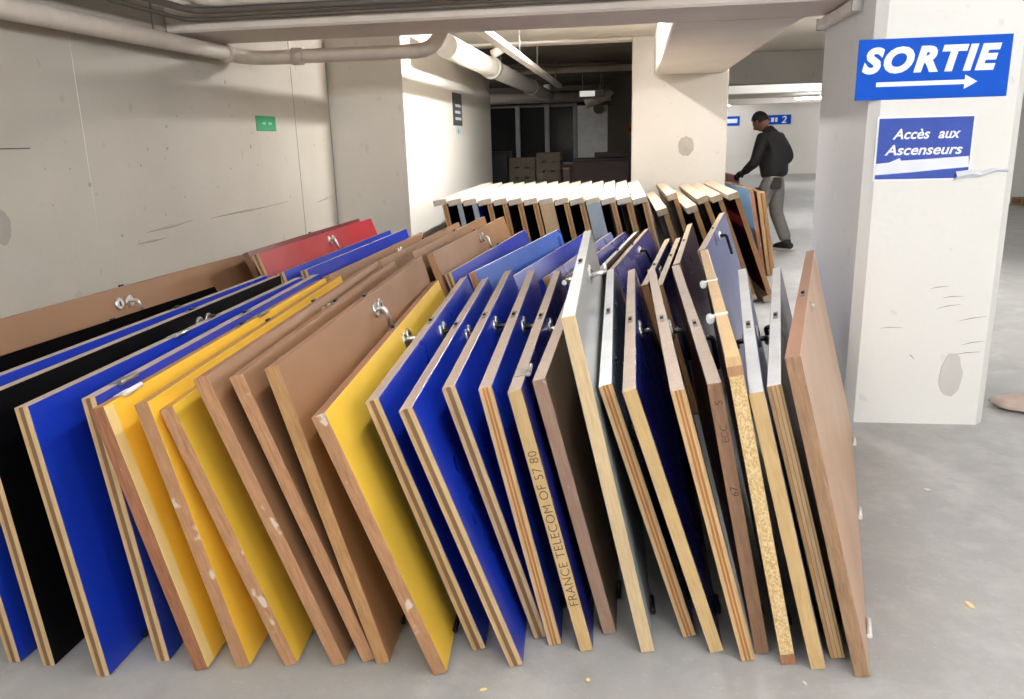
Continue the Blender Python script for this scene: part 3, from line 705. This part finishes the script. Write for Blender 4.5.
# tray end on top of the pillar
tb = thing('light_fitting', 'metal fitting on the side of the front pillar under the beam', 'fitting', (1.12, 4.4, 2.035))
bm = bmesh.new(); bm_box(bm, (-.05, 0, 0), (0, .78, .055)); bevel(bm, .006); obj('housing', bm, M['pipewhite'], tb); boxobj('mount_plate', (-.01, .1, .055), (0, .68, .063), M['steel'], tb)
for y in (-.006, .77): boxobj('end_cap', (-.052, y, -.004), (0, y+.017, .06), M['steel'], tb)
# green sign on the bare wall
s = thing('wall_sign', 'small green sign on the bare concrete wall', 'sign', (-2.6, 5.53, 1.575))
bm = bmesh.new(); bm_box(bm, (0, 0, 0), (.005, .32, .105)); bevel(bm, .001); obj('board', bm, M['green'], s)
for y0, y1 in ((.09, .15), (.19, .25)): boxobj('pictogram', (.005, y0, .045), (.006, y1, .062), M['palegreen'], s)
s = thing('wall_sign', 'grey notice with pale lines on the white wall', 'sign', (-1.93, 9.0, 1.64))
bm = bmesh.new(); bm_box(bm, (0, 0, 0), (.006, .48, .35)); bevel(bm, .001); obj('board', bm, M['signgrey'], s)
for z, a_, b_ in ((.20, .12, .40), (.13, .10, .38), (.06, .10, .42)): boxobj('printed_line', (.006, a_, z), (.0075, b_, z+.03), M['paper'], s)
s = thing('wall_sign', 'small pale green sticker under the grey notice', 'sign', (-1.93, 9.1, 1.53))
bm = bmesh.new(); bm_box(bm, (0, 0, 0), (.004, .30, .09)); obj('board', bm, M['paper'], s)
bm = bmesh.new(); arrow(bm, .0, .08, .045, .05, .04, .085)
for v_ in bm.verts: v_.co = Vector((.004-v_.co.y*0-.006-v_.co.y, .11+v_.co.x, v_.co.z)) + Vector((-.0, 0, 0))
obj('arrow', bm, M['palegreen'], s)
# far blue signs
for (x0, x1, txt, lab) in ((3.05, 3.93, '', 'blue sign on the far wall beside the middle column'), (4.75, 5.72, '2', 'blue sign with a white 2 on the far wall behind the worker')):
    s = thing('direction_sign', lab, 'sign', (x0, 30.99, 1.75))
    boxobj('board', (0, -.03, 0), (x1-x0, 0, .33), M['signblue'], s)
    for a_, b_ in (((.08, .16), (.24, .32), (.40, .80)) if not txt else ((.10, .22), (.28, .38), (.42, .50))): boxobj('printed_line', (a_, -.034, .09), (b_, -.03, .24), M['signwhite'], s)
    if txt: text_mesh('lettering', '2', .34, M['signwhite'], s, (.64, -.034, .05), (R(90), 0, 0), .15, .006, .002)

# ------------------------------------------------------------------ the dark room behind
w = struct('window_1', (-3.0, 16.9, .95), (-1.06, 16.96, 2.16), M['framegrey'])
for (a_, b_) in ((-2.95, -2.32), (-2.22, -1.72), (-1.62, -1.12)):
    boxobj('pane', (a_, 16.88, 1.0), (b_, 16.9, 2.1), M['glassdark'], w)
for x, wd in ((-2.27, .09), (-1.67, .09), (-1.10, .07)):
    boxobj('mullion', (x-wd/2, 16.84, .95), (x+wd/2, 16.9, 2.16), M['framegrey'], w)
wb = thing('display_board', 'tall white board standing in the dark room', 'board', (-.99, 15.9, 0))
boxobj('panel', (0, 0, .05), (.57, .03, 2.06), M['whitepanel'], wb); boxobj('foot', (.04, -.12, 0), (.08, .15, .05), M['framegrey'], wb); boxobj('foot', (.49, -.12, 0), (.53, .15, .05), M['framegrey'], wb)
bm = bmesh.new(); bm_tube(bm, [(.40, -.02, 2.0), (.40, .0, 2.0)], .10, 20); obj('clock_disc', bm, M['conduit'], wb)
lb = thing('light_box', 'pale glowing box under the pipes of the dark room', 'light box', (-.85, 14.0, 2.12))
boxobj('housing', (0, 0, 0), (.42, .12, .11), M['framegrey'], lb, .004)
for x in (.06, .36): boxobj('hanger_rod', (x, .055, .11), (x+.01, .065, ZC-2.12), M['steel'], lb)
bm = bmesh.new(); bm_box(bm, (.02, -.006, .015), (.27, 0, .10)); obj('diffuser', bm, emit('light_box_glow', (1, .97, .9, 1), .55), lb)
pz = thing('wall_sign', 'orange notice on the dark wall beside the middle column', 'sign', (-.06, 14.4, 1.5))
boxobj('board', (0, 0, 0), (.09, .01, .17), plain('orange_notice', srgb(150, 92, 40), .6), pz)
boxobj('printed_line', (.05, -.003, .05), (.085, 0, .12), M['maroon'], pz)
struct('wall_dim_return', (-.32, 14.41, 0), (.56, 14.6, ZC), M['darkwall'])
ct = thing('counter', 'long maroon counter in the dark room beside the middle column', 'counter', (-.85, 12.6, 0))
boxobj('body', (0, .03, 0), (.85, .7, 1.12), M['maroon'], ct, .006); boxobj('worktop', (-.02, 0, 1.12), (.87, .74, 1.16), M['maroon'], ct, .006); boxobj('raised_back', (.3, .5, 1.16), (.87, .72, 1.24), M['maroon'], ct, .006)
def pallet(label, loc, w=.8, d=.6, h=.13, mat='darkwood', ang=0):
    t = thing('pallet', label, 'pallet', loc, (0, 0, ang), 'wooden pallets')
    for i in range(5):
        y = i*(d-.1)/4; boxobj('deck_board', (0, y, h-.02), (w, y+.09, h), M[mat], t)
    for y in (0, d/2-.04, d-.08): boxobj('bearer', (.004, y+.004, .022), (w-.004, y+.08, h-.022), M[mat], t)
    for x in (0, w/2-.045, w-.09): boxobj('bottom_board', (x, 0, 0), (x+.09, d, .02), M[mat], t)
    return t
levels = ['lowest', 'second', 'third', 'fourth', 'fifth', 'sixth', 'seventh', 'eighth', 'ninth']
for i in range(9): pallet('%s pallet from the floor in the taller stack in the dark room' % levels[i], (-1.38, 12.2, i*.141), .36, .6, .14)
for i in range(8): pallet('%s pallet from the floor in the stack before the tallest' % levels[i] if i < 7 else 'topmost pallet in the stack beside the black box', (-1.80, 12.25, i*.150), .40, .6, .149)
bx = thing('crate', 'black crate stood on end beside the pallet stacks', 'crate', (-2.2, 12.4, 0))
boxobj('body', (0, 0, 0), (.36, .5, 1.27), M['blackmetal'], bx, .01); boxobj('lid', (-.01, -.01, 1.27), (.37, .51, 1.30), M['blackmetal'], bx, .004)
pallet('pale pallet lying at the foot of the far column beyond the pillar', (7.32, 16.1, 0), 1.2, .8, .14, 'wood')
bx = thing('crate', 'pale small crate between the pallet stacks and the maroon counter', 'crate', (-.98, 12.2, .0))
boxobj('body', (0, 0, 0), (.10, .3, 1.02), M['darkwood'], bx, .004); boxobj('lid', (-.004, -.004, 1.02), (.104, .304, 1.05), M['wood'], bx, .002)
bx = thing('cabinet', 'black cabinet standing in the dark niche beyond the pillar', 'cabinet', (7.75, 19.3, 0))
boxobj('body', (0, 0, .05), (.9, .6, 1.05), M['blackmetal'], bx, .01); boxobj('plinth', (.02, .02, 0), (.88, .58, .05), M['conduit'], bx)

# ------------------------------------------------------------------ floor litter
def chip(label, x, y, s, mat, seed):
    rnd = random.Random(seed); bm = bmesh.new()
    bmesh.ops.create_icosphere(bm, subdivisions=2, radius=1)
    for v_ in bm.verts: v_.co = Vector((v_.co.x*s[0], v_.co.y*s[1], v_.co.z*s[2])) * rnd.uniform(.8, 1.15)
    zmin = min(v_.co.z for v_ in bm.verts)
    o = obj('wood_chip' if mat == 'chip' else 'plaster_crumb', bm, M[mat]); o.location = (x, y, -zmin); o.rotation_euler = (0, 0, rnd.uniform(0, 3))
    return tag(o, label, 'debris', 'crumbs and chips on the floor')
chip('yellow wood chip on the floor before the second blue leaf', -.385, 1.86, (.011, .005, .003), 'chip', 1)
chip('pale wood chip on the floor before the handwritten leaf', -.10, 1.93, (.008, .008, .003), 'chip', 2)
chip('white crumb on the floor before the chipboard leaf', .49, 1.98, (.008, .005, .003), 'chipw', 3)
chip('flat yellow crumb on the bare floor beside the tan leaf', 1.08, 2.42, (.022, .010, .003), 'chip', 4)
chip('white crumb on the open floor near the pillar foot', 1.25, 3.3, (.010, .014, .003), 'chipw', 5)
# rounded stand-in for an unidentified object beside the pillar
bm = bmesh.new(); bmesh.ops.create_uvsphere(bm, u_segments=28, v_segments=16, radius=1)
for v_ in bm.verts:
    c = v_.co; k = 1+.08*math.sin(5*c.x+2*c.y)+.05*math.sin(9*c.y)
    v_.co = Vector((c.x*.30*k, c.y*.13*k, (c.z*.075 if c.z > 0 else c.z*.02)))
    v_.co.z += .02
for f_ in bm.faces: f_.smooth = True
o = obj('floor_lump', bm, M['lump']); o.location = (2.26, 4.36, 0); o.rotation_euler = (0, 0, -.25)
tag(o, 'unidentified dusty pink lump on the floor beside the white pillar', 'cloth')

# ------------------------------------------------------------------ the worker
def skin_mesh(name, nodes, edges, mat, sub=2, root=0, parent=None, keep=False):
    me = bpy.data.meshes.new(name); me.from_pydata([n_[0] for n_ in nodes], edges, []); me.update()
    o = bpy.data.objects.new(name, me); COL.objects.link(o)
    md = o.modifiers.new('skin', 'SKIN'); md.use_smooth_shade = True
    for i, sv in enumerate(me.skin_vertices[0].data):
        r = nodes[i][1]; sv.radius = r if isinstance(r, tuple) else (r, r); sv.use_root = (i == root)
    o.modifiers.new('sub', 'SUBSURF').levels = sub; o.modifiers['sub'].render_levels = sub
    dg = bpy.context.evaluated_depsgraph_get(); dg.update()
    nm = bpy.data.meshes.new_from_object(o.evaluated_get(dg)); bpy.data.objects.remove(o)
    return nm
def from_mesh(name, me, mat, parent=None):
    me.materials.clear(); me.materials.append(mat)
    for p in me.polygons: p.use_smooth = True
    o = bpy.data.objects.new(name, me); COL.objects.link(o)
    if parent: o.parent = parent
    return o
V = Vector
fwd = V((-.75, .66, 0)).normalized(); lft = V((-.66, -.75, 0)).normalized(); up = V((0, 0, 1))
PB = V((1.80, 10.66, 0))
def P(f, l, z): return tuple(PB + fwd*f + lft*l + up*z)
J = dict(pel=P(0, 0, .95), wai=P(.01, 0, 1.10), che=P(.05, 0, 1.30), nb=P(.10, 0, 1.455), nk=P(.15, 0, 1.515), hd=P(.215, 0, 1.585),
         ls=P(.07, .185, 1.405), le=P(.125, .23, 1.115), lw=P(.345, .15, .985), lh=P(.42, .125, .955),
         rs=P(.07, -.185, 1.405), re=P(-.07, -.26, 1.15), rw=P(.14, -.22, 1.03), rh=P(.22, -.19, .99),
         lp=P(0, .095, .90), lk=P(.13, .11, .50), la=P(.06, .11, .09), lt=P(.20, .12, .035),
         rp=P(0, -.095, .90), rk=P(.02, -.12, .49), ra=P(-.16, -.13, .10), rt=P(-.01, -.15, .035))
names = list(J)
rad = dict(pel=(.11, .09), wai=(.105, .08), che=(.135, .10), nb=(.065, .06), nk=.052, hd=.05, ls=.058, le=.040, lw=.028, lh=.03, rs=.058, re=.040, rw=.028, rh=.03,
           lp=.082, lk=.054, la=.038, lt=.03, rp=.082, rk=.054, ra=.038, rt=.03)
links = [('pel', 'wai'), ('wai', 'che'), ('che', 'nb'), ('nb', 'nk'), ('nk', 'hd'), ('che', 'ls'), ('ls', 'le'), ('le', 'lw'), ('lw', 'lh'), ('che', 'rs'), ('rs', 're'), ('re', 'rw'), ('rw', 'rh'),
         ('pel', 'lp'), ('lp', 'lk'), ('lk', 'la'), ('la', 'lt'), ('pel', 'rp'), ('rp', 'rk'), ('rk', 'ra'), ('ra', 'rt')]
body = skin_mesh('body_tmp', [(J[k], rad[k]) for k in names], [(names.index(a_), names.index(b_)) for a_, b_ in links], M['skin'])
bm = bmesh.new(); bm.from_mesh(body)
# head with face
hb = bmesh.new(); bmesh.ops.create_uvsphere(hb, u_segments=32, v_segments=20, radius=1)
pit = R(32); hf = (fwd*math.cos(pit) - up*math.sin(pit)).normalized(); hu = (up*math.cos(pit) + fwd*math.sin(pit)).normalized(); HC = V(J['hd']) + up*.015 + fwd*.01
def HP(f, l, u): return HC + hf*f + lft*l + hu*u
for v_ in hb.verts:
    c = v_.co.copy(); f_, l_, u_ = c.x, c.y, c.z
    jaw = 1 - .30*max(0, -u_)**1.2*(1 if f_ > -.2 else .6)
    v_.co = HP(f_*.104*(1-.10*max(0, -u_)), l_*.081*jaw, u_*.126)
for tgt in (hb,):
    pass
tmpm = bpy.data.meshes.new('tmp_head'); hb.to_mesh(tmpm); hb.free(); bm.from_mesh(tmpm)
bm_tube(bm, [HP(.094, 0, .018), HP(.111, 0, -.005), HP(.124, 0, -.028), HP(.106, 0, -.036)], [.009, .011, .014, .010], 8)
for s_ in (-1, 1):
    bm_tube(bm, [HP(-.005, s_*.078, .02), HP(-.012, s_*.091, .005), HP(-.006, s_*.086, -.024)], [.012, .016, .010], 8)
    bm_tube(bm, [HP(.078, s_*.012, .028), HP(.084, s_*.034, .030), HP(.066, s_*.056, .024)], [.008, .010, .007], 6)
bm_tube(bm, [HP(.084, -.022, -.058), HP(.094, 0, -.056), HP(.084, .022, -.058)], [.006, .009, .006], 6)
# hands: palm and five fingers each, closing over the edge of the leaf
def hand(bmh, wrist, palm, side, g=0.0):
    w_ = V(wrist); p_ = V(palm); d = (p_-w_).normalized(); dn = V((0, 0, -1)); ac = d.cross(dn).normalized()*side; dn = ac.cross(d)*side if False else (dn - d*dn.dot(d)).normalized()
    k = p_ + d*.035
    bm_tube(bmh, [w_, w_ + d*.03, p_, k], [.026+g, .030+g, .036+g, .030+g], 10)
    for j, (o_, ln) in enumerate(((-.030, .066), (-.010, .076), (.010, .072), (.029, .056))):
        a0 = p_ + d*.02 + ac*o_; a1 = a0 + d*ln*.55; a2 = a1 + d*ln*.25 + dn*ln*.35; a3 = a2 + dn*ln*.38
        bm_tube(bmh, [a0, a1, a2, a3], [.0105+g, .010+g, .009+g, .0075+g], 8)
    t0 = p_ - d*.02 - ac*.032; t1 = t0 - ac*.022 + d*.02 + dn*.012; t2 = t1 + d*.028 + dn*.018
    bm_tube(bmh, [t0, t1, t2], [.012+g, .011+g, .008+g], 8)
hand(bm, J['lw'], J['lh'], 1); hand(bm, J['rw'], J['rh'], 1)
pm = bpy.data.meshes.new('person'); bm.to_mesh(pm); bm.free()
po = bpy.data.objects.new('person', pm); COL.objects.link(po)
rm = po.modifiers.new('remesh', 'REMESH'); rm.mode = 'VOXEL'; rm.voxel_size = .008
dg = bpy.context.evaluated_depsgraph_get(); dg.update()
me2 = bpy.data.meshes.new_from_object(po.evaluated_get(dg)); bpy.data.objects.remove(po)
person = from_mesh('person', me2, M['skin'])
tag(person, 'person in black jacket and grey work trousers bending over the framed doors', 'person')
# eyes and brows
for s_ in (-1, 1):
    bm = bmesh.new(); bmesh.ops.create_uvsphere(bm, u_segments=10, v_segments=8, radius=.0085, matrix=Matrix.Translation(HP(.091, s_*.032, .016))); obj('eye', bm, M['hair'], person)
# hair: short cap over the crown and nape
bm = bmesh.new(); bmesh.ops.create_uvsphere(bm, u_segments=36, v_segments=24, radius=1)
kill = []
for v_ in bm.verts:
    c = v_.co; f_, l_, u_ = c.x, c.y, c.z
    if u_ < -.38 - .0*f_ or (f_ > .35 and u_ < .42) or (f_ > -.1 and u_ < .02): kill.append(v_)
    v_.co = HP(f_*.112, l_*.089, u_*.136+.003)
bmesh.ops.delete(bm, geom=kill, context='VERTS')
for f_ in bm.faces: f_.smooth = True
ho = obj('hair', bm, M['hair'], person); md = ho.modifiers.new('thick', 'SOLIDIFY'); md.thickness = .006; md.offset = 0
# jacket
def N(k, r, o=(0, 0, 0)): return (tuple(V(J[k])+V(o)), r)
mid = lambda a_, b_, s_: tuple(V(J[a_])*(1-s_)+V(J[b_])*s_)
jn = [N('che', (.225, .19)), N('wai', (.21, .18)), (P(-.005, 0, .985), (.195, .175)), (P(.06, 0, 1.42), (.14, .115)), (P(.115, 0, 1.50), .080), (P(.135, 0, 1.54), .074),
      N('ls', .090), (mid('ls', 'le', .5), .080), N('le', .072), (mid('le', 'lw', .5), .060), (mid('le', 'lw', .97), .046),
      N('rs', .090), (mid('rs', 're', .5), .080), N('re', .072), (mid('re', 'rw', .5), .060), (mid('re', 'rw', .97), .043), (P(-.01, 0, .905), (.178, .16))]
jm = skin_mesh('jacket', jn, [(0, 1), (1, 2), (2, 16), (0, 3), (3, 4), (4, 5), (0, 6), (6, 7), (7, 8), (8, 9), (9, 10), (0, 11), (11, 12), (12, 13), (13, 14), (14, 15)], None)
from_mesh('jacket', jm, M['jacket'], person)
tn = [(P(0, 0, 1.0), (.16, .135)), (P(0, 0, .885), (.16, .145)), N('lp', .125, (0, 0, -.03)), (mid('lp', 'lk', .55), .106), N('lk', .092), (mid('lk', 'la', .5), .084), (mid('lk', 'la', .96), .080),
      N('rp', .125, (0, 0, -.03)), (mid('rp', 'rk', .55), .106), N('rk', .092), (mid('rk', 'ra', .5), .084), (mid('rk', 'ra', .96), .080)]
tm_ = skin_mesh('trousers', tn, [(0, 1), (1, 2), (2, 3), (3, 4), (4, 5), (5, 6), (1, 7), (7, 8), (8, 9), (9, 10), (10, 11)], None)
tro = from_mesh('trousers', tm_, M['trousers'], person)
def patch(name, c, nrm, rw_, rh_):
    nrm = nrm.normalized(); s_ = up.cross(nrm).normalized(); u_ = nrm.cross(s_); bm = bmesh.new()
    bmesh.ops.create_uvsphere(bm, u_segments=16, v_segments=10, radius=1)
    for v_ in bm.verts:
        c_ = v_.co.copy(); v_.co = V(c) + s_*max(-.8, min(.8, c_.x))*rw_*1.2 + u_*max(-.8, min(.8, c_.y))*rh_*1.2 + nrm*c_.z*.016
    for f_ in bm.faces: f_.smooth = True
    return obj(name, bm, M['pocket'], tro)
patch('back_pocket', P(-.10, .108, .855), lft*.75-fwd*.66, .075, .075)
patch('thigh_pocket', P(.09, .198, .70), lft*.95+fwd*.25, .07, .11)
for nm_, hk in (('lw', 'lh'), ('rw', 'rh')):
    bm = bmesh.new(); hand(bm, J[nm_], J[hk], 1, .0045); bm_tube(bm, [V(J[nm_]) - (V(J[hk])-V(J[nm_])).normalized()*.09, V(J[nm_]) + (V(J[hk])-V(J[nm_])).normalized()*.02], [.046, .037], 10)
    obj('glove', bm, M['glove'], person)
for a_, t_ in (('la', 'lt'), ('ra', 'rt')):
    A0 = V(J[a_]); A0.z = 0; T0 = V(J[t_]); T0.z = 0; d = (T0-A0).normalized(); ac = up.cross(d)
    bm = bmesh.new()
    bm_tube(bm, [A0-d*.075+up*.060, A0-d*.04+up*.068, A0+up*.075, A0+d*.08+up*.062, A0+d*.15+up*.048, A0+d*.205+up*.038], [.034, .046, .050, .044, .040, .022], 14)
    for v_ in bm.verts: v_.co.z = max(v_.co.z, .022)
    so = obj('shoe', bm, M['shoe'], person)
    bm = bmesh.new(); prof = [(-.115, .03), (-.09, .042), (0, .042), (.09, .050), (.16, .044), (.205, .028), (.222, .0)]
    outl = [A0+d*a2-ac*b2 for a2, b2 in prof] + [A0+d*a2+ac*b2 for a2, b2 in reversed(prof[:-1])]
    lo_ = [bm.verts.new((p_.x, p_.y, 0)) for p_ in outl]; hi_ = [bm.verts.new((p_.x, p_.y, .026)) for p_ in outl]
    bm.faces.new(lo_); bm.faces.new(hi_)
    for i in range(len(outl)): bm.faces.new((lo_[i], lo_[(i+1) % len(outl)], hi_[(i+1) % len(outl)], hi_[i]))
    obj('sole', bm, M['sole'], so)
    bm = bmesh.new(); bm_tube(bm, [A0+up*.06, A0+up*.14], [.05, .048], 12); obj('ankle_cuff', bm, M['shoe'], so)
